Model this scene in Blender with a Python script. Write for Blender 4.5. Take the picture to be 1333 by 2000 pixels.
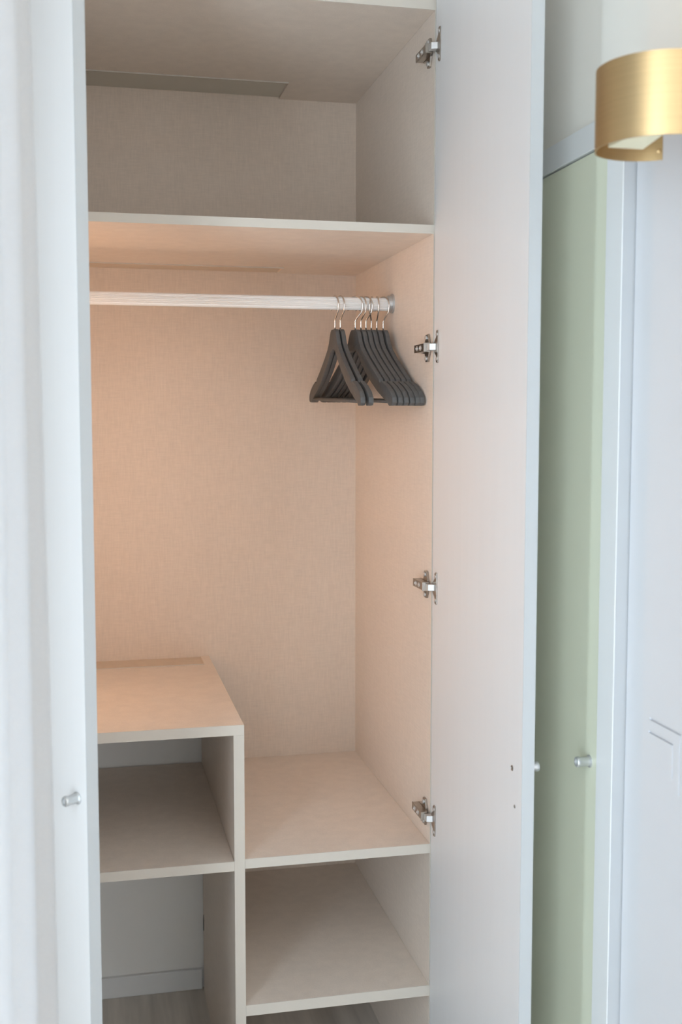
import bpy, bmesh, math, random
from mathutils import Vector, Matrix

for o in list(bpy.data.objects):
    bpy.data.objects.remove(o)
random.seed(4)
SC = bpy.context.scene
COL = SC.collection
H = 1.272                      # eye height above the floor; heights below are given relative to the eye

# ------------------------------------------------------------------ camera
cam_d = bpy.data.cameras.new('camera')
cam = bpy.data.objects.new('camera', cam_d)
COL.objects.link(cam)
cam.location = (0, 0, H)
cam.rotation_euler = (math.pi / 2 - 0.08106, 0, -0.21736)
cam_d.sensor_fit = 'VERTICAL'
cam_d.sensor_height = 36
cam_d.sensor_width = 24
cam_d.lens = 2221.93 / 2000 * 36
cam_d.clip_start = 0.02
cam_d.dof.use_dof = True
cam_d.dof.focus_distance = 2.05
cam_d.dof.aperture_fstop = 5.0
SC.camera = cam

# ------------------------------------------------------------------ world, daylight, exposure
world = bpy.data.worlds.new('sky')
SC.world = world
world.use_nodes = True
bg = world.node_tree.nodes['Background']
bg.inputs['Color'].default_value = (0.62, 0.80, 1.0, 1)
bg.inputs['Strength'].default_value = 1.0

def area(name, loc, rot, sx, sy, power, color):
    l = bpy.data.lights.new(name, 'AREA')
    l.shape = 'RECTANGLE'
    l.size, l.size_y, l.energy, l.color = sx, sy, power, color
    o = bpy.data.objects.new(name, l)
    o.location, o.rotation_euler = loc, rot
    COL.objects.link(o)
    return o
# daylight just outside the window in the left wall, shining into the room
WINS = ((-1.95, 0.32), (0.58, 1.12))      # y ranges of the two window openings
WIN = (-1.95, 1.12, -1.24, 0.78)        # y0, y1, z0, z1 over both
area('window_daylight', (-0.60, (WIN[0] + WIN[1]) / 2, (WIN[2] + WIN[3]) / 2 + H), (0, -math.pi / 2, 0),
     2.02, 3.07, 142, (0.75, 0.885, 1.0))
# frontal fill light outside an added, unseen window behind the camera
RWIN = (0.0, 2.3, -1.10, 1.15)          # x0, x1, z0, z1
area('rear_window_daylight', ((RWIN[0] + RWIN[1]) / 2, -2.85, (RWIN[2] + RWIN[3]) / 2 + H), (math.pi / 2, 0, 0),
     2.30, 2.25, 29, (1.0, 0.97, 0.92))
vs = SC.view_settings
vs.view_transform = 'Standard'
vs.look = 'None'
vs.gamma = 1
vs.use_curve_mapping = False
vs.exposure = 0.30

# ------------------------------------------------------------------ materials
def mat(name, color, rough=0.5, metal=0.0, spec=0.5, vary=0.04, scale=(6, 6, 6), bump=0.0, bscale=None, **kw):
    m = bpy.data.materials.new(name)
    m.use_nodes = True
    nt = m.node_tree
    b = nt.nodes['Principled BSDF']
    b.inputs['Roughness'].default_value = rough
    b.inputs['Metallic'].default_value = metal
    b.inputs['Specular IOR Level'].default_value = spec
    tc = nt.nodes.new('ShaderNodeTexCoord')
    mp = nt.nodes.new('ShaderNodeMapping')
    mp.inputs['Scale'].default_value = scale
    nt.links.new(tc.outputs['Object'], mp.inputs['Vector'])
    n = nt.nodes.new('ShaderNodeTexNoise')
    n.inputs['Scale'].default_value = 1.0
    n.inputs['Detail'].default_value = 4
    nt.links.new(mp.outputs['Vector'], n.inputs['Vector'])
    r = nt.nodes.new('ShaderNodeValToRGB')
    lo = [c * (1 - vary) for c in color]
    hi = [min(1, c * (1 + vary)) for c in color]
    r.color_ramp.elements[0].position = 0.3
    r.color_ramp.elements[1].position = 0.7
    r.color_ramp.elements[0].color = (*lo, 1)
    r.color_ramp.elements[1].color = (*hi, 1)
    nt.links.new(n.outputs['Fac'], r.inputs['Fac'])
    nt.links.new(r.outputs['Color'], b.inputs['Base Color'])
    if bump:
        n2 = nt.nodes.new('ShaderNodeTexNoise')
        mp2 = nt.nodes.new('ShaderNodeMapping')
        mp2.inputs['Scale'].default_value = bscale or (300, 300, 300)
        nt.links.new(tc.outputs['Object'], mp2.inputs['Vector'])
        nt.links.new(mp2.outputs['Vector'], n2.inputs['Vector'])
        n2.inputs['Scale'].default_value = 1
        bp = nt.nodes.new('ShaderNodeBump')
        bp.inputs['Strength'].default_value = bump
        bp.inputs['Distance'].default_value = 0.0004
        nt.links.new(n2.outputs['Fac'], bp.inputs['Height'])
        nt.links.new(bp.outputs['Normal'], b.inputs['Normal'])
    for k, v in kw.items():
        b.inputs[k].default_value = v
    return m

def laminate(name, color, vary=0.05):
    """linen-look melamine: fine crossed threads"""
    m = mat(name, color, 0.5, vary=0.03, scale=(3, 3, 3))
    nt = m.node_tree
    b = nt.nodes['Principled BSDF']
    src = b.inputs['Base Color'].links[0].from_socket
    tc = [n for n in nt.nodes if n.type == 'TEX_COORD'][0]
    last = src
    for sc in ((420, 420, 40), (40, 40, 420)):
        mp = nt.nodes.new('ShaderNodeMapping')
        mp.inputs['Scale'].default_value = sc
        nt.links.new(tc.outputs['Object'], mp.inputs['Vector'])
        n = nt.nodes.new('ShaderNodeTexNoise')
        n.inputs['Scale'].default_value = 1
        n.inputs['Detail'].default_value = 2
        nt.links.new(mp.outputs['Vector'], n.inputs['Vector'])
        mr = nt.nodes.new('ShaderNodeMapRange')
        mr.inputs['From Min'].default_value = 0.3
        mr.inputs['From Max'].default_value = 0.7
        mr.inputs['To Min'].default_value = 1 - vary
        mr.inputs['To Max'].default_value = 1 + vary
        nt.links.new(n.outputs['Fac'], mr.inputs['Value'])
        mx = nt.nodes.new('ShaderNodeVectorMath')
        mx.operation = 'SCALE'
        nt.links.new(last, mx.inputs[0])
        nt.links.new(mr.outputs['Result'], mx.inputs['Scale'])
        last = mx.outputs['Vector']
    nt.links.new(last, b.inputs['Base Color'])
    return m

M = {}
M['laminate'] = laminate('linen_laminate', (0.79, 0.685, 0.59), 0.03)
M['dooredge'] = mat('grey_door_edge', (0.46, 0.47, 0.47), 0.45, vary=0.02)  # white edges greyed, shade put into the colour
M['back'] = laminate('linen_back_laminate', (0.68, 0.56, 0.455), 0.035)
M['jamb'] = mat('pale_grey_jamb_paint', (0.47, 0.48, 0.49), 0.5, vary=0.02)  # grey carries the shade of the casing return
M['edge'] = mat('pale_edge_band', (0.56, 0.505, 0.435), 0.5, vary=0.02)  # laminate darkened on the shelf fronts, shading put into the colour
M['door'] = mat('white_door_laminate', (0.78, 0.77, 0.76), 0.42, vary=0.008, scale=(60, 60, 2), bump=0.1, bscale=(900, 900, 40))
M['wall'] = mat('white_wall_paint', (0.83, 0.81, 0.78), 0.8, vary=0.015, bump=0.25, bscale=(160, 160, 160))
M['oldwall'] = mat('grey_white_wall', (0.90, 0.89, 0.86), 0.85, vary=0.02, bump=0.3, bscale=(160, 160, 160))
M['cream'] = mat('cream_side_wall_paint', (0.89, 0.85, 0.77), 0.8, vary=0.015, bump=0.25, bscale=(160, 160, 160))
M['trim'] = mat('white_gloss_trim', (0.81, 0.815, 0.81), 0.35, vary=0.01)
M['green'] = mat('pale_green_lacquer', (0.77, 0.78, 0.615), 0.3, vary=0.02, scale=(2, 2, 2))
M['paneldoor'] = mat('white_panel_door', (0.72, 0.73, 0.75), 0.4, vary=0.01)
M['ceiling'] = mat('ceiling_paint', (0.78, 0.77, 0.75), 0.9, vary=0.01)
M['wood'] = mat('warm_floor_wood', (0.62, 0.57, 0.51), 0.45, vary=0.25, scale=(30, 2, 30))
M['steel'] = mat('nickel_hinge_metal', (0.40, 0.36, 0.32), 0.28, 1.0, vary=0.15, scale=(90, 90, 90))
M['steel2'] = mat('bright_hinge_metal', (0.62, 0.61, 0.60), 0.5, 0.8, vary=0.03)
M['chrome'] = mat('chrome_wire', (0.72, 0.69, 0.66), 0.15, 1.0, vary=0.03)
M['alu'] = mat('satin_aluminium', (0.58, 0.59, 0.59), 0.42, 0.75, vary=0.03)
M['rail'] = mat('white_aluminium_rail', (0.83, 0.80, 0.77), 0.35, 0.25, vary=0.02)
M['hanger'] = mat('charcoal_hanger', (0.098, 0.096, 0.093), 0.6, vary=0.12, scale=(40, 200, 40), bump=0.2)
M['gold'] = mat('brushed_gold', (0.60, 0.43, 0.225), 0.46, 1.0, vary=0.05, scale=(3, 3, 400))
M['diff'] = mat('pale_yellow_diffuser', (0.86, 0.82, 0.60), 0.45, vary=0.02)
M['dark'] = mat('dark_hole', (0.05, 0.045, 0.04), 0.7, vary=0.1)
M['strip'] = mat('grey_rear_strip', (0.62, 0.58, 0.50), 0.5, vary=0.03)
M['strip2'] = laminate('linen_rear_strip', (0.68, 0.56, 0.44), 0.03)

def mat_curtain():
    m = bpy.data.materials.new('white_sheer_fabric')
    m.use_nodes = True
    nt = m.node_tree
    out = nt.nodes['Material Output']
    b = nt.nodes['Principled BSDF']
    b.inputs['Base Color'].default_value = (0.86, 0.86, 0.86, 1)
    b.inputs['Roughness'].default_value = 0.9
    tr = nt.nodes.new('ShaderNodeBsdfTranslucent')
    tr.inputs['Color'].default_value = (0.46, 0.485, 0.51, 1)
    tc = nt.nodes.new('ShaderNodeTexCoord')
    w = nt.nodes.new('ShaderNodeTexNoise')
    w.inputs['Scale'].default_value = 500
    nt.links.new(tc.outputs['Object'], w.inputs['Vector'])
    mr = nt.nodes.new('ShaderNodeMapRange')
    mr.inputs['To Min'].default_value = 0.45
    mr.inputs['To Max'].default_value = 0.70
    nt.links.new(w.outputs['Fac'], mr.inputs['Value'])
    mx = nt.nodes.new('ShaderNodeMixShader')
    nt.links.new(mr.outputs['Result'], mx.inputs['Fac'])
    nt.links.new(b.outputs[0], mx.inputs[1])
    nt.links.new(tr.outputs[0], mx.inputs[2])
    nt.links.new(mx.outputs[0], out.inputs['Surface'])
    return m
M['curtain'] = mat_curtain()

def mat_glass():
    m = bpy.data.materials.new('window_glass')
    m.use_nodes = True
    nt = m.node_tree
    out = nt.nodes['Material Output']
    t = nt.nodes.new('ShaderNodeBsdfTransparent')
    g = nt.nodes.new('ShaderNodeBsdfGlossy')
    g.inputs['Roughness'].default_value = 0.02
    mx = nt.nodes.new('ShaderNodeMixShader')
    mx.inputs['Fac'].default_value = 0.06
    nt.links.new(t.outputs[0], mx.inputs[1])
    nt.links.new(g.outputs[0], mx.inputs[2])
    nt.links.new(mx.outputs[0], out.inputs['Surface'])
    return m
M['glass'] = mat_glass()

def mat_emit(name, color, strength):
    m = bpy.data.materials.new(name)
    m.use_nodes = True
    b = m.node_tree.nodes['Principled BSDF']
    b.inputs['Base Color'].default_value = (0.9, 0.85, 0.8, 1)
    b.inputs['Emission Color'].default_value = (*color, 1)
    b.inputs['Emission Strength'].default_value = strength
    return m
M['led'] = mat_emit('warm_led', (1.0, 0.58, 0.31), 38.0)
M['bulb'] = mat_emit('warm_bulb', (1.0, 0.72, 0.47), 80.0)

# ------------------------------------------------------------------ mesh helpers (all heights relative to the eye, H is added)
def box(bm, x0, x1, y0, y1, z0, z1, bev=0.0, mtx=None):
    t = bmesh.new()
    vs_ = [t.verts.new((x, y, z + H)) for z in (z0, z1) for y in (y0, y1) for x in (x0, x1)]
    for f in ((0, 2, 3, 1), (4, 5, 7, 6), (0, 1, 5, 4), (2, 6, 7, 3), (0, 4, 6, 2), (1, 3, 7, 5)):
        t.faces.new([vs_[i] for i in f])
    if bev:
        bmesh.ops.bevel(t, geom=t.edges[:], offset=bev, segments=2, affect='EDGES', profile=0.5)
    merge(bm, t, mtx)

def merge(bm, t, mtx=None):
    if mtx:
        t.transform(mtx)
    me = bpy.data.meshes.new('tmp')
    t.to_mesh(me)
    t.free()
    bm.from_mesh(me)
    bpy.data.meshes.remove(me)

def prism(bm, pts, axis, a0, a1, bev=0.0, mtx=None):
    """polygon pts extruded along axis. axis 'x': pts=(y,z); 'y': (x,z); 'z': (x,y)"""
    t = bmesh.new()
    def P(p, a):
        if axis == 'x': return (a, p[0], p[1] + H)
        if axis == 'y': return (p[0], a, p[1] + H)
        return (p[0], p[1], a + H)
    A = [t.verts.new(P(p, a0)) for p in pts]
    B = [t.verts.new(P(p, a1)) for p in pts]
    t.faces.new(A)
    t.faces.new(B[::-1])
    n = len(pts)
    for i in range(n):
        t.faces.new((A[i], B[i], B[(i + 1) % n], A[(i + 1) % n]))
    bmesh.ops.recalc_face_normals(t, faces=t.faces[:])
    if bev:
        bmesh.ops.bevel(t, geom=t.edges[:], offset=bev, segments=2, affect='EDGES', profile=0.5)
    merge(bm, t, mtx)

def lathe(bm, prof, origin, axis, seg=24):
    """prof: (r, h) along axis direction from origin (absolute position, z relative to eye)"""
    ax = Vector(axis).normalized()
    up = Vector((0, 0, 1)) if abs(ax.z) < 0.9 else Vector((1, 0, 0))
    u = ax.cross(up).normalized()
    v = ax.cross(u)
    o = Vector(origin) + Vector((0, 0, H))
    rings = []
    for r, h in prof:
        rings.append([bm.verts.new(o + ax * h + (u * math.cos(a) + v * math.sin(a)) * max(r, 1e-5))
                      for a in [2 * math.pi * i / seg for i in range(seg)]])
    for A, B in zip(rings, rings[1:]):
        for i in range(seg):
            bm.faces.new((A[i], A[(i + 1) % seg], B[(i + 1) % seg], B[i]))
    bm.faces.new(rings[0][::-1])
    bm.faces.new(rings[-1])

def tube(bm, pts, r, seg=10):
    pts = [Vector(p) + Vector((0, 0, H)) for p in pts]
    rings = []
    prev = None
    for i, p in enumerate(pts):
        d = (pts[min(i + 1, len(pts) - 1)] - pts[max(i - 1, 0)]).normalized()
        if prev is None:
            a = Vector((1, 0, 0)) if abs(d.x) < 0.9 else Vector((0, 1, 0))
            u = d.cross(a).normalized()
        else:
            u = (prev - d * prev.dot(d)).normalized()
        prev = u
        w = d.cross(u)
        rings.append([bm.verts.new(p + (u * math.cos(t) + w * math.sin(t)) * r)
                      for t in [2 * math.pi * k / seg for k in range(seg)]])
    for A, B in zip(rings, rings[1:]):
        for i in range(seg):
            bm.faces.new((A[i], A[(i + 1) % seg], B[(i + 1) % seg], B[i]))
    bm.faces.new(rings[0][::-1])
    bm.faces.new(rings[-1])

def wpos(o):
    p = Vector((0, 0, 0))
    while o:
        p += o.location
        o = o.parent
    return p

def obj(name, bm, material, parent=None, smooth=False, origin=None):
    bmesh.ops.recalc_face_normals(bm, faces=bm.faces[:])
    if origin is None:
        xs = [v.co for v in bm.verts]
        origin = Vector((sum(v.x for v in xs) / len(xs), sum(v.y for v in xs) / len(xs), min(v.z for v in xs)))
    else:
        origin = Vector(origin) + Vector((0, 0, H))
    bm.transform(Matrix.Translation(-origin))
    me = bpy.data.meshes.new(name)
    bm.to_mesh(me)
    bm.free()
    me.materials.append(M[material])
    if smooth:
        for p in me.polygons:
            p.use_smooth = True
        me.set_sharp_from_angle(angle=math.radians(40))
    o = bpy.data.objects.new(name, me)
    COL.objects.link(o)
    if parent:
        o.parent = parent
        o.location = origin - wpos(parent)
    else:
        o.location = origin
    return o

def B1(name, dims, material, parent=None, bev=0.0, mtx=None):
    bm = bmesh.new()
    box(bm, *dims, bev=bev, mtx=mtx)
    return obj(name, bm, material, parent)

def tag(o, label=None, cat=None, group=None, kind=None):
    if label: o['label'] = label
    if cat: o['category'] = cat
    if group: o['group'] = group
    if kind: o['kind'] = kind
    return o

def empty(name, loc):
    o = bpy.data.objects.new(name, None)
    o.empty_display_size = 0.05
    COL.objects.link(o)
    o.location = (loc[0], loc[1], loc[2] + H)
    return o

FL = -1.272         # floor
CE = 1.38           # ceiling
d = 1.8819          # wardrobe front plane
B = d + 0.58        # wardrobe rear plane
XR = 0.577          # inner face of the right side panel
XL = -0.241
WX = 0.70           # right-hand wall plane

# ------------------------------------------------------------------ room shell
tag(B1('floor', (-0.42, 2.6, -2.7, 2.60, FL - 0.06, FL), 'wood'), 'warm brown wooden floor', kind='structure')
tag(B1('ceiling', (-0.42, 2.6, -2.7, 2.60, CE, CE + 0.06), 'ceiling'), 'white ceiling of the room', kind='structure')
tag(B1('wall_back', (-0.42, 2.6, B + 0.012, B + 0.12, FL, CE), 'oldwall'), 'grey white wall behind the wardrobe', kind='structure')
bm = bmesh.new()
box(bm, -0.42, RWIN[0], -2.7, -2.6, FL, CE)
box(bm, RWIN[1], 2.6, -2.7, -2.6, FL, CE)
box(bm, RWIN[0], RWIN[1], -2.7, -2.6, FL, RWIN[2])
box(bm, RWIN[0], RWIN[1], -2.7, -2.6, RWIN[3], CE)
tag(obj('wall_rear', bm, 'wall'), 'white wall opposite the wardrobe', kind='structure')
tag(B1('wall_far_right', (2.5, 2.6, -2.6, 0.6, FL, CE), 'wall'), 'white wall at the far right of the room', kind='structure')
bm = bmesh.new()
y0, y1, z0, z1 = WIN
box(bm, -0.42, -0.30, -2.6, y0, FL, CE)
box(bm, -0.42, -0.30, y1, B + 0.012, FL, CE)
box(bm, -0.42, -0.30, WINS[0][1], WINS[1][0], z0, z1)  # pier added to keep window glare out of the gold lamp's reflection
box(bm, -0.42, -0.30, y0, y1, FL, z0)
box(bm, -0.42, -0.30, y0, y1, z1, CE)
tag(obj('wall_left', bm, 'wall'), 'white wall with the window beside the wardrobe', kind='structure')
bm = bmesh.new()
box(bm, WX, WX + 0.10, 0.6, B + 0.012, 0.374, CE)
box(bm, WX + 0.031, WX + 0.10, 1.412, 1.452, FL, 0.374)
box(bm, WX, WX + 0.10, 1.862, B + 0.012, FL, 0.374)
box(bm, WX + 0.031, WX + 0.10, 0.6, 0.69, FL, 0.374)
box(bm, WX, WX + 0.10, 0.6, 0.639, FL, 0.374)
box(bm, WX + 0.10, 2.5, 0.6, 0.70, FL, CE)
tag(obj('wall_right', bm, 'cream'), 'white wall beside the open wardrobe door', kind='structure')

# windows
ft = 0.05
for n, ((y0, y1), txt) in enumerate(zip(WINS, ('wide white framed window in the left wall beside the camera', 'narrow white framed window behind the curtain'))):
    win = empty('window_%d' % (n + 1), (-0.36, (y0 + y1) / 2, z0))
    tag(win, txt, kind='structure')
    B1('window_frame', (-0.39, -0.33, y0, y1, z0, z0 + ft), 'trim', win)
    B1('window_frame', (-0.39, -0.33, y0, y1, z1 - ft, z1), 'trim', win)
    ym = (y0 + y1) / 2
    bars = [(y0, y0 + ft), (y1 - ft, y1)] + ([(ym - ft / 2, ym + ft / 2)] if n == 0 else [])
    for a, b in bars:
        B1('window_frame', (-0.39, -0.33, a, b, z0 + ft, z1 - ft), 'trim', win)
    for a, b in (((y0 + ft, ym - ft / 2), (ym + ft / 2, y1 - ft)) if n == 0 else ((y0 + ft, y1 - ft),)):
        B1('pane', (-0.363, -0.357, a, b, z0 + ft, z1 - ft), 'glass', win)

win = empty('window_3', ((RWIN[0] + RWIN[1]) / 2, -2.65, RWIN[2]))  # window added out of view to let frontal fill in
tag(win, 'wide white framed window in the wall opposite the wardrobe', kind='structure')
a0, a1, z0, z1 = RWIN
B1('window_frame', (a0, a1, -2.68, -2.62, z0, z0 + ft), 'trim', win)
B1('window_frame', (a0, a1, -2.68, -2.62, z1 - ft, z1), 'trim', win)
am = (a0 + a1) / 2
for a, b in ((a0, a0 + ft), (am - ft / 2, am + ft / 2), (a1 - ft, a1)):
    B1('window_frame', (a, b, -2.68, -2.62, z0 + ft, z1 - ft), 'trim', win)
for a, b in ((a0 + ft, am - ft / 2), (am + ft / 2, a1 - ft)):
    B1('pane', (a, b, -2.653, -2.647, z0 + ft, z1 - ft), 'glass', win)

# baseboard seen through the open bottom of the left shelves
bm = bmesh.new()
box(bm, XL, 0.2265, B + 0.002, B + 0.012, FL, -1.2255, bev=0.0015)
tag(obj('baseboard_back', bm, 'trim'), 'white baseboard along the wall under the left shelves', kind='structure')

# right wall: casing, flat pale green door, moulded door
tag(B1('trim_1', (0.690, WX, 0.64, 1.90, 0.374, 0.412), 'trim', bev=0.0012), 'white head casing running over both side doors', kind='structure')
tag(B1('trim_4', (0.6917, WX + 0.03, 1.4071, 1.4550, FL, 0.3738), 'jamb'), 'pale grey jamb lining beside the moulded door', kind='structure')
tag(B1('trim_2', (0.690, 0.6916, 1.4071, 1.4555, FL, 0.374), 'trim', bev=0.0005), 'white upright casing between the green door and the moulded door', kind='structure')
tag(B1('trim_3', (0.690, WX + 0.03, 0.64, 0.70, FL, 0.374), 'trim', bev=0.0012), 'white upright casing at the near side of the moulded door', kind='structure')
dr = empty('door_1', (0.70, 1.66, FL))
tag(dr, 'flat pale green cupboard door with a round metal knob', kind='structure')
B1('door_leaf', (0.6935, 0.7135, 1.4580, 1.860, FL + 0.01, 0.3715), 'green', dr, bev=0.0008)
def knob_lathe(origin, axis, k=1.0):
    bm = bmesh.new()
    lathe(bm, [(0.0085 * k, 0), (0.0085 * k, 0.0015), (0.0066 * k, 0.003), (0.0064 * k, 0.015), (0.0072 * k, 0.0165),
               (0.0072 * k, 0.0200), (0.0066 * k, 0.0212), (0.0050 * k, 0.0212), (0.0047 * k, 0.0190), (0.0001, 0.0190)], origin, axis, 28)
    return bm
kx = 0.6935
obj('knob', knob_lathe((kx, 1.4835, -0.4885), (-1, 0, 0), 1.05), 'alu', dr, True)
d2 = empty('door_2', (0.72, 1.05, FL))
tag(d2, 'white door with a double-line corner moulding', kind='structure')
X2 = 0.7085
yo, zo, w, g = 1.2575, -0.3875, 0.0175, 0.0032      # outer corner, band width, groove width
grooves = [(yo, 1.338, zo - g, zo), (yo, yo + g, -0.467, zo), (yo + w, 1.340, zo - w - g, zo - w), (yo + w, yo + w + g, -0.452, zo - w)]
B1('door_leaf', (X2 + 0.0035, X2 + 0.035, 0.702, 1.4045, FL + 0.008, 0.372), 'paneldoor', d2)
ysl = sorted({0.702, 1.4045, *[v for q in grooves for v in q[:2]]})
zsl = sorted({FL + 0.008, 0.372, *[v for q in grooves for v in q[2:]]})
bm = bmesh.new()
for i in range(len(ysl) - 1):
    for j in range(len(zsl) - 1):
        cy, cz_ = (ysl[i] + ysl[i + 1]) / 2, (zsl[j] + zsl[j + 1]) / 2
        if not any(q[0] < cy < q[1] and q[2] < cz_ < q[3] for q in grooves):
            box(bm, X2, X2 + 0.0036, ysl[i], ysl[i + 1], zsl[j], zsl[j + 1])
bmesh.ops.remove_doubles(bm, verts=bm.verts[:], dist=1e-6)
bm.verts.index_update()
seen = {}
for f in bm.faces[:]:
    seen.setdefault(tuple(sorted(v.index for v in f.verts)), []).append(f)
bmesh.ops.delete(bm, geom=[f for fs in seen.values() if len(fs) > 1 for f in fs], context='FACES_ONLY')
fp = obj('grooved_face', bm, 'paneldoor', d2)
fp['label'] = 'white door face with a double-line corner groove'

# ------------------------------------------------------------------ wardrobe carcass
wd = empty('wardrobe', ((XL + XR) / 2, d + 0.29, FL))
tag(wd, 'open built-in wardrobe with beige linen-look shelves and two tall white doors', 'wardrobe')
TOP = 0.682
def panel(name, dims, parent=wd, band=True, bev=0.0006, label=None):
    x0, x1, ya, yb, za, zb = dims
    o = B1(name, (x0, x1, ya + (0.001 if band else 0), yb, za, zb), 'laminate', parent, bev)
    if label: o['label'] = label
    if band:
        B1('edge_band', (x0, x1, ya, ya + 0.001, za, zb), 'edge', o)
    return o
panel('side_panel', (XR, XR + 0.018, d, B + 0.008, FL, TOP + 0.022))
panel('side_panel', (XL - 0.018, XL, d, B + 0.008, FL, TOP + 0.022))
B1('filler_panel', (XR + 0.0182, WX - 0.0005, d + 0.012, d + 0.028, FL, CE - 0.002), 'door', wd)
B1('filler_panel', (-0.2995, XL - 0.0182, d + 0.012, d + 0.028, FL, CE - 0.002), 'door', wd)
B1('fascia', (XL - 0.018, XR + 0.018, d + 0.012, d + 0.028, TOP + 0.0222, CE - 0.002), 'door', wd)

def notched(name, x0, x1, xn, yn, za, zb, fz0, fz1, lipz, sm='laminate'):
    """shelf whose rear left is cut away and closed by a recessed strip with a bright lip"""
    bm = bmesh.new()
    prism(bm, [(x0, d + 0.001), (x1, d + 0.001), (x1, B), (xn, B), (xn, yn), (x0, yn)], 'z', za, zb, bev=0.0006)
    o = obj(name, bm, 'laminate', wd)
    B1('edge_band', (x0, x1, d, d + 0.001, za, zb), 'edge', o)
    B1('rear_strip', (x0, xn, yn + 0.0022, B, fz0, fz1), sm, o)
    B1('strip_lip', (x0, xn, yn + 0.0001, yn + 0.0021, *lipz), 'edge', o)
    return o
o = notched('top_panel', XL, XR, 0.408, 2.338, TOP, TOP + 0.022, TOP + 0.004, TOP + 0.020, (TOP - 0.0022, TOP + 0.02), 'strip')
o = notched('shelf', XL, XR, 0.400, 2.360, 0.3142, 0.3290, 0.3165, 0.3285, (0.3120, 0.328), 'strip2')
o['label'] = 'wide beige shelf above the hanging rail'
o = notched('unit_top', XL, 0.2474, 0.2290, 2.373, -0.5329, -0.5152, -0.5320, -0.5175, (-0.532, -0.5138), 'strip2')
o['label'] = 'low beige top board of the left shelf unit'
panel('divider', (0.2294, 0.2474, d, B, FL, -0.5331))
panel('shelf', (XL, 0.2292, d, B, -0.7690, -0.7522), label='beige shelf in the left unit')
panel('shelf', (0.2476, XR, d, B, -0.7663, -0.7493), label='upper beige shelf at the right')
panel('shelf', (0.2476, XR, d, B, -1.0290, -1.0097), label='lower beige shelf at the right')
bm = bmesh.new()
prism(bm, [(XL, -0.520), (0.236, -0.520), (0.236, FL + 0.001), (XR, FL + 0.001), (XR, TOP + 0.022), (XL, TOP + 0.022)], 'y', B + 0.0002, B + 0.008)
obj('back_panel', bm, 'back', wd)
# wear: chipped spots at the divider rear and on the baseboard seam
bm = bmesh.new()
prism(bm, [(2.452, -1.095), (2.446, -1.108), (2.449, -1.128), (2.456, -1.134), (2.457, -1.110)], 'x', 0.2286, 0.2296)
obj('chipped_spot', bm, 'dark', wd)
# added warm strip, unseen behind the left door, for the orange glow
ls = B1('light_strip', (XL, XL + 0.006, 2.02, 2.035, -0.42, 0.26), 'alu', wd)
B1('light_lens', (XL + 0.006, XL + 0.009, 2.0215, 2.0335, -0.418, 0.258), 'led', ls)

# hanging rail, ribbed tube
RY, RZ, RR = 2.150, 0.2215, 0.0123
bm = bmesh.new()
seg = 144
prof = []
for i in range(seg):
    a = 2 * math.pi * i / seg
    k = 0.5 + 0.5 * math.cos(a * 24)
    prof.append((RY + (RR - 0.0011 * k ** 2) * math.cos(a), RZ + (RR - 0.0011 * k ** 2) * math.sin(a)))
prism(bm, prof, 'x', XL + 0.001, XR - 0.001)
rail = obj('clothes_rail', bm, 'rail', wd)
for xx, sx in ((XR, -1), (XL, 1)):
    bm = bmesh.new()
    lathe(bm, [(0.0185, 0.0003), (0.0185, 0.003), (0.0150, 0.004), (0.0148, 0.011), (0.0130, 0.0112)], (xx, RY, RZ + 0.002), (sx, 0, 0), 32)
    obj('rail_flange', bm, 'alu', rail, True)

# ------------------------------------------------------------------ doors
DW = 0.426
DX = XR + 0.0006
dY1 = d - 0.0035
dY0 = dY1 - DW
door = B1('door', (DX, DX + 0.018, dY0, dY1, FL + 0.04, 0.745), 'door', wd, bev=0.0008)
B1('edge_band', (DX, DX + 0.018, dY0 - 0.0012, dY0 - 0.0002, FL + 0.04, 0.745), 'dooredge', door)
door['label'] = 'open right wardrobe door showing its inner face and hinges'
obj('knob', knob_lathe((DX + 0.018, 1.489, -0.4925), (1, 0, 0)), 'alu', door, True)
for yy, zz, r in ((1.489, -0.4925, 0.0042), (1.4775, -0.5445, 0.0026)):
    bm = bmesh.new()
    lathe(bm, [(r, 0), (r, 0.0006), (r * 0.7, 0.0009), (r * 0.55, 0.0002), (0.0001, 0.0002)], (DX, yy, zz), (-1, 0, 0), 18)
    obj('screw', bm, 'steel', door, True)

# left door, swung out 55 degrees
th = math.radians(55.1)
piv = Vector((XL, dY1, 0))
u = Vector((math.cos(th), -math.sin(th), 0))         # towards the free edge
nrm = Vector((-math.sin(th), -math.cos(th), 0))      # outer face normal
mt = Matrix.Translation(piv) @ Matrix(((u.x, nrm.x, 0, 0), (u.y, nrm.y, 0, 0), (0, 0, 1, 0), (0, 0, 0, 1)))
ld = B1('door', (0.0, DW, 0.0, 0.018, FL + 0.04, 0.745), 'door', wd, bev=0.0008, mtx=mt)
B1('edge_band', (DW + 0.0002, DW + 0.0012, 0.0, 0.018, FL + 0.04, 0.745), 'dooredge', ld, mtx=mt)
ld['label'] = 'half-open left wardrobe door seen from outside'
kb = piv + u * (DW - 0.021) + nrm * 0.018
obj('knob', knob_lathe((kb.x, kb.y, -0.5075), nrm), 'alu', ld, True)

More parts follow.
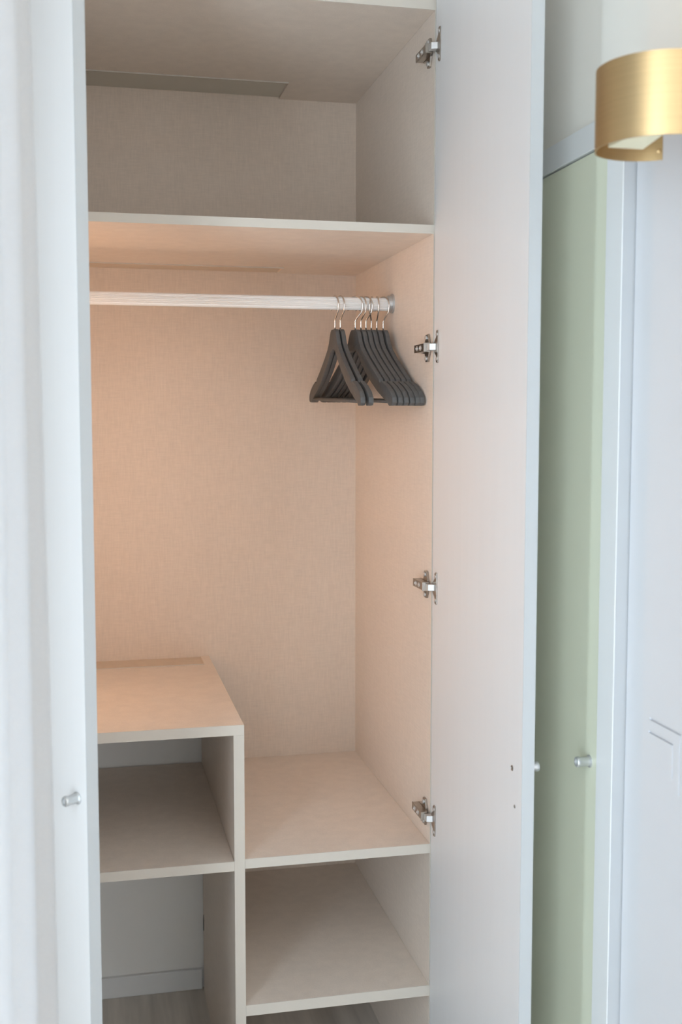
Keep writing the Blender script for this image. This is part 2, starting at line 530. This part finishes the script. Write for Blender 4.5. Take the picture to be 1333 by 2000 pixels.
# concealed hinges of the right door
def hinge(zc):
    h = empty('hinge', (XR, d, zc))
    h.parent = wd
    h.location = Vector((XR, d, zc + H)) - wpos(wd)
    yf = 1.8500
    bm = bmesh.new()          # cup flange on the door, straight on one side, bulging on the other
    prism(bm, [(yf, zc - 0.027), (yf + 0.007, zc - 0.0275), (yf + 0.0115, zc - 0.024), (yf + 0.0105, zc - 0.016), (yf + 0.020, zc - 0.009),
               (yf + 0.020, zc + 0.009), (yf + 0.0105, zc + 0.016), (yf + 0.0115, zc + 0.024), (yf + 0.007, zc + 0.0275), (yf, zc + 0.027)],
          'x', DX - 0.0022, DX, bev=0.0003)
    fl = obj('cup_flange', bm, 'steel', h)
    for s in (-1, 1):
        bm = bmesh.new()
        lathe(bm, [(0.0035, 0), (0.0035, 0.0008), (0.002, 0.0015), (0.0001, 0.0015)], (DX - 0.0022, yf + 0.0055, zc + s * 0.0205), (-1, 0, 0), 14)
        obj('screw', bm, 'steel2', fl, True)
    bm = bmesh.new()          # bright link between cup and arm
    prism(bm, [(DX - 0.0005, 1.862), (DX - 0.012, 1.866), (DX - 0.0125, 1.880), (DX - 0.0005, 1.876)], 'z', zc - 0.0055, zc + 0.0055, bev=0.0006)
    obj('link', bm, 'steel2', h)
    bm = bmesh.new()          # arm, channel with a raised front hook
    box(bm, XR - 0.0150, XR - 0.0042, d + 0.001, d + 0.058, zc - 0.0068, zc - 0.0052, bev=0.0004)
    box(bm, XR - 0.0150, XR - 0.0042, d + 0.001, d + 0.058, zc + 0.0052, zc + 0.0068, bev=0.0004)
    box(bm, XR - 0.0162, XR - 0.0146, d - 0.0005, d + 0.060, zc - 0.0068, zc + 0.0068, bev=0.0004)
    box(bm, XR - 0.0172, XR - 0.0052, d - 0.0018, d + 0.0005, zc - 0.0078, zc + 0.0078, bev=0.0004)
    arm = obj('arm', bm, 'steel', h)
    for yy in (d + 0.022, d + 0.043):
        bm = bmesh.new()
        lathe(bm, [(0.0045, 0), (0.0045, 0.0008), (0.0025, 0.0016), (0.0022, 0.0006), (0.0001, 0.0006)], (XR - 0.0162, yy, zc), (-1, 0, 0), 14)
        obj('screw', bm, 'steel2', arm, True)
    bm = bmesh.new()          # cross shaped mounting plate on the side panel
    prism(bm, [(d + 0.012, zc - 0.009), (d + 0.019, zc - 0.0235), (d + 0.032, zc - 0.0235), (d + 0.036, zc - 0.009), (d + 0.058, zc - 0.007),
               (d + 0.058, zc + 0.007), (d + 0.036, zc + 0.009), (d + 0.032, zc + 0.0235), (d + 0.019, zc + 0.0235), (d + 0.012, zc + 0.009)],
          'x', XR - 0.0042, XR - 0.0003, bev=0.0005)
    mp = obj('mounting_plate', bm, 'steel', h)
    for s in (-1, 1):
        bm = bmesh.new()
        lathe(bm, [(0.0040, 0), (0.0040, 0.002), (0.0022, 0.0032), (0.0001, 0.0030)], (XR - 0.0042, d + 0.0255, zc + s * 0.0175), (-1, 0, 0), 14)
        obj('screw', bm, 'steel2', mp, True)
for z in (0.619, 0.123, -0.289, -0.698):
    hinge(z)

# ------------------------------------------------------------------ hangers
HZ = 0.172
def hanger_meshes():
    up = [(0.0, 0.0), (0.014, 0.0), (0.022, -0.004), (0.029, -0.012), (0.036, -0.024), (0.050, -0.037), (0.080, -0.055), (0.120, -0.076),
          (0.158, -0.0945), (0.161, -0.1005), (0.168, -0.1015), (0.172, -0.0985), (0.200, -0.107), (0.222, -0.117), (0.234, -0.127), (0.236, -0.136)]
    lo = [(0.231, -0.141), (0.216, -0.142), (0.206, -0.136), (0.190, -0.131), (0.150, -0.117), (0.110, -0.099), (0.075, -0.080), (0.045, -0.060), (0.022, -0.043), (0.0, -0.037)]
    pos = up + lo
    neg = [(-s, z) for s, z in pos[1:-1]][::-1]
    pts = [(s, z) for s, z in pos] + neg
    bm = bmesh.new()
    # thickness bulges towards the shoulder ends
    t = bmesh.new()
    def half(s):
        return 0.0040 + 0.0004 * min(1, abs(s) / 0.2)
    A = [t.verts.new((-half(s), -s, z)) for s, z in pts]
    Bv = [t.verts.new((half(s), -s, z)) for s, z in pts]
    t.faces.new(A)
    t.faces.new(Bv[::-1])
    n = len(pts)
    for i in range(n):
        t.faces.new((A[i], Bv[i], Bv[(i + 1) % n], A[(i + 1) % n]))
    bmesh.ops.recalc_face_normals(t, faces=t.faces[:])
    bmesh.ops.bevel(t, geom=[e for e in t.edges], offset=0.0010, segments=2, affect='EDGES', profile=0.5)
    merge(bm, t)
    me1 = bpy.data.meshes.new('hanger_body')
    bm.to_mesh(me1); bm.free()
    me1.materials.append(M['hanger'])
    for p in me1.polygons: p.use_smooth = True
    me1.set_sharp_from_angle(angle=math.radians(35))
    bm = bmesh.new()
    tube(bm, [(0, -0.212, -0.1345 - H), (0, -0.1, -0.1345 - H), (0, 0.1, -0.1345 - H), (0, 0.212, -0.1345 - H)], 0.0031, 12)
    bmesh.ops.recalc_face_normals(bm, faces=bm.faces[:])
    me2 = bpy.data.meshes.new('trouser_bar')
    bm.to_mesh(me2); bm.free()
    me2.materials.append(M['hanger'])
    for p in me2.polygons: p.use_smooth = True
    bm = bmesh.new()
    R = 0.0175
    cz = (RZ - HZ) + RR + 0.0015 - R
    path = [(0, -0.006), (0, 0.008), (0, 0.0165), (0.0025, 0.0205), (0.009, 0.0270), (0.0155, 0.0335)]
    path += [(R * math.cos(math.radians(a)), cz + R * math.sin(math.radians(a))) for a in range(-8, 216, 12)]
    tube(bm, [(0, -s, z - H) for s, z in path], 0.0015, 10)
    bmesh.ops.recalc_face_normals(bm, faces=bm.faces[:])
    me3 = bpy.data.meshes.new('hanger_hook')
    bm.to_mesh(me3); bm.free()
    me3.materials.append(M['chrome'])
    for p in me3.polygons: p.use_smooth = True
    return me1, me2, me3
mb, mbar, mh = hanger_meshes()
HL = [
 (0.4628, 0.0, 12, 'charcoal clothes hanger farthest left on the rail, front one of the separate pair'),
 (0.4735, 1.0, 14, 'charcoal clothes hanger second from the left, right one of the separate pair'),
 (0.5030, 4.1, 40, 'charcoal clothes hanger first from the left in the bunch of six'),
 (0.5141, 4.1, 18, 'charcoal clothes hanger second from the left in the bunch of six'),
 (0.5242, 4.2, 28, 'charcoal clothes hanger third from the left in the bunch of six'),
 (0.5346, 4.3, -30, 'charcoal clothes hanger fourth from the left in the bunch of six'),
 (0.5455, 4.0, -6, 'charcoal clothes hanger fifth in the bunch, second from the side panel'),
 (0.5585, 2.9, 24, 'charcoal clothes hanger closest to the right side panel, last in the bunch'),
]
for x, rz, sw, lab in HL:
    r = empty('clothes_hanger', (x, RY, HZ))
    r.rotation_euler = (math.radians(1.6), 0, math.radians(rz))
    tag(r, lab, 'hanger', 'clothes hangers on the rail')
    for nm, me, rr in (('body', mb, 0), ('trouser_bar', mbar, 0), ('hook', mh, sw)):
        c = bpy.data.objects.new(nm, me)
        COL.objects.link(c)
        c.parent = r
        if rr: c.rotation_euler = (math.radians(-1.6), 0, math.radians(rr))

# ------------------------------------------------------------------ curtain
bm = bmesh.new()
NZ, NS = 40, 150
rows = []
for j in range(NZ + 1):
    z = 1.30 + (FL + 0.02 - 1.30) * j / NZ
    f = j / NZ
    row = []
    for i in range(NS + 1):
        t = i / NS
        y = 1.115 - 0.50 * t
        ph = 2 * math.pi * 4.4 * t
        amp = 0.050 + 0.012 * math.sin(3 * t + 2 * f)
        x = -0.107 - 0.030 * t + amp * math.cos(ph - 0.9 + 0.35 * math.sin(2.2 * f + 5 * t)) + 0.012 * f * math.cos(ph * 0.5 + 1)
        y += 0.014 * math.sin(2 * ph + 0.4 * f)
        k = min(1, max(0, (f - 0.50) / 0.15))
        x += 0.036 * k * k * (3 - 2 * k) * math.exp(-((t - 0.80) / 0.06) ** 2)
        row.append(bm.verts.new((x + 0.004 * f, y, z + H)))
    rows.append(row)
for a, b in zip(rows, rows[1:]):
    for i in range(NS):
        bm.faces.new((a[i], a[i + 1], b[i + 1], b[i]))
cu = obj('curtain', bm, 'curtain', None, True)
sm = cu.modifiers.new('thickness', 'SOLIDIFY')
sm.thickness = 0.0012
for p in cu.data.polygons: p.use_smooth = True
tag(cu, 'white floor-length curtain hanging in folds left of the wardrobe', 'curtain')
bm = bmesh.new()
tube(bm, [(-0.14, y, 1.318) for y in (1.40, 0.5, -1.0, -2.3)], 0.010, 14)
cr = obj('curtain_rod', bm, 'alu', None, True)
tag(cr, 'thin metal curtain rod above the window', 'curtain rod')

# ------------------------------------------------------------------ gold wall lamp
LC = (0.616, 1.170)
lamp = empty('wall_lamp', (WX, 1.17, 0.295))
tag(lamp, 'curled brushed gold wall lamp above the side doors', 'lamp')
zb, zt = 0.295, 0.381
path = [(0.700, 1.1015), (0.675, 1.1005), (0.650, 1.1003)]
for k in range(0, 31):
    a = math.radians(-90 - k * (212 / 30))
    q = k / 30
    r = 0.0695 - max(0, q - 0.60) * 0.040
    path.append((LC[0] + r * math.cos(a), LC[1] + r * math.sin(a)))
bm = bmesh.new()
th_ = 0.0016
def offs(path, t):
    out = []
    for i, p in enumerate(path):
        a = Vector(path[max(i - 1, 0)]); b = Vector(path[min(i + 1, len(path) - 1)])
        dd = (b - a).normalized()
        out.append((p[0] - dd.y * t, p[1] + dd.x * t))
    return out
inner = offs(path, -th_)
ring = []
for p, q in zip(path, inner):
    ring.append([bm.verts.new((p[0], p[1], zb + H)), bm.verts.new((p[0], p[1], zt + H)), bm.verts.new((q[0], q[1], zt + H)), bm.verts.new((q[0], q[1], zb + H))])
for a, b in zip(ring, ring[1:]):
    for i in range(4):
        bm.faces.new((a[i], a[(i + 1) % 4], b[(i + 1) % 4], b[i]))
bm.faces.new(ring[0]); bm.faces.new(ring[-1][::-1])
band = obj('band', bm, 'gold', lamp, True)
bm = bmesh.new()
e = path[-1]
lathe(bm, [(0.0028, 0), (0.0028, 0.001), (0.0015, 0.0018), (0.0001, 0.0018)], (e[0] - 0.006, e[1] - 0.0012, zb + 0.010), (-0.3, -1, 0), 14)
obj('screw', bm, 'gold', band, True)
B1('wall_plate', (WX - 0.006, WX, 1.110, 1.235, 0.300, 0.376), 'gold', lamp, bev=0.001)
# pale diffuser block filling the curl, its underside folded along a diagonal
bm = bmesh.new()
vsb = [(0.5635, 1.150, 0.2985), (0.605, 1.187, 0.2985), (0.605, 1.107, 0.3075), (0.580, 1.118, 0.3000), (0.5635, 1.187, 0.2985)]
lo_ = [bm.verts.new((x, y, z + H)) for x, y, z in vsb]
hi_ = [bm.verts.new((x, y, 0.378 + H)) for x, y, z in vsb]
bm.faces.new((lo_[0], lo_[3], lo_[1])); bm.faces.new((lo_[3], lo_[2], lo_[1])); bm.faces.new((lo_[0], lo_[1], lo_[4]))
order = [0, 3, 2, 1, 4]
for i in range(5):
    a, b = order[i], order[(i + 1) % 5]
    bm.faces.new((lo_[a], lo_[b], hi_[b], hi_[a]))
bm.faces.new([hi_[i] for i in order])
obj('diffuser', bm, 'diff', lamp)
B1('arm', (0.606, WX - 0.006, 1.135, 1.160, 0.335, 0.360), 'gold', lamp, bev=0.001)

# ------------------------------------------------------------------ ceiling lamp added behind the camera as unseen warm fill
cl = empty('ceiling_lamp', (1.75, -0.6, CE))
tag(cl, 'round frosted ceiling lamp in the room behind', 'lamp')
bm = bmesh.new()
lathe(bm, [(0.17, 0), (0.17, 0.02), (0.16, 0.025)], (1.75, -0.6, CE - 0.0002), (0, 0, -1), 40)
obj('base', bm, 'trim', cl, True)
bm = bmesh.new()
lathe(bm, [(0.158, 0.0252), (0.156, 0.05), (0.13, 0.08), (0.07, 0.095), (0.001, 0.098)], (1.75, -0.6, CE), (0, 0, -1), 40)
obj('glass_shade', bm, 'bulb', cl, True)
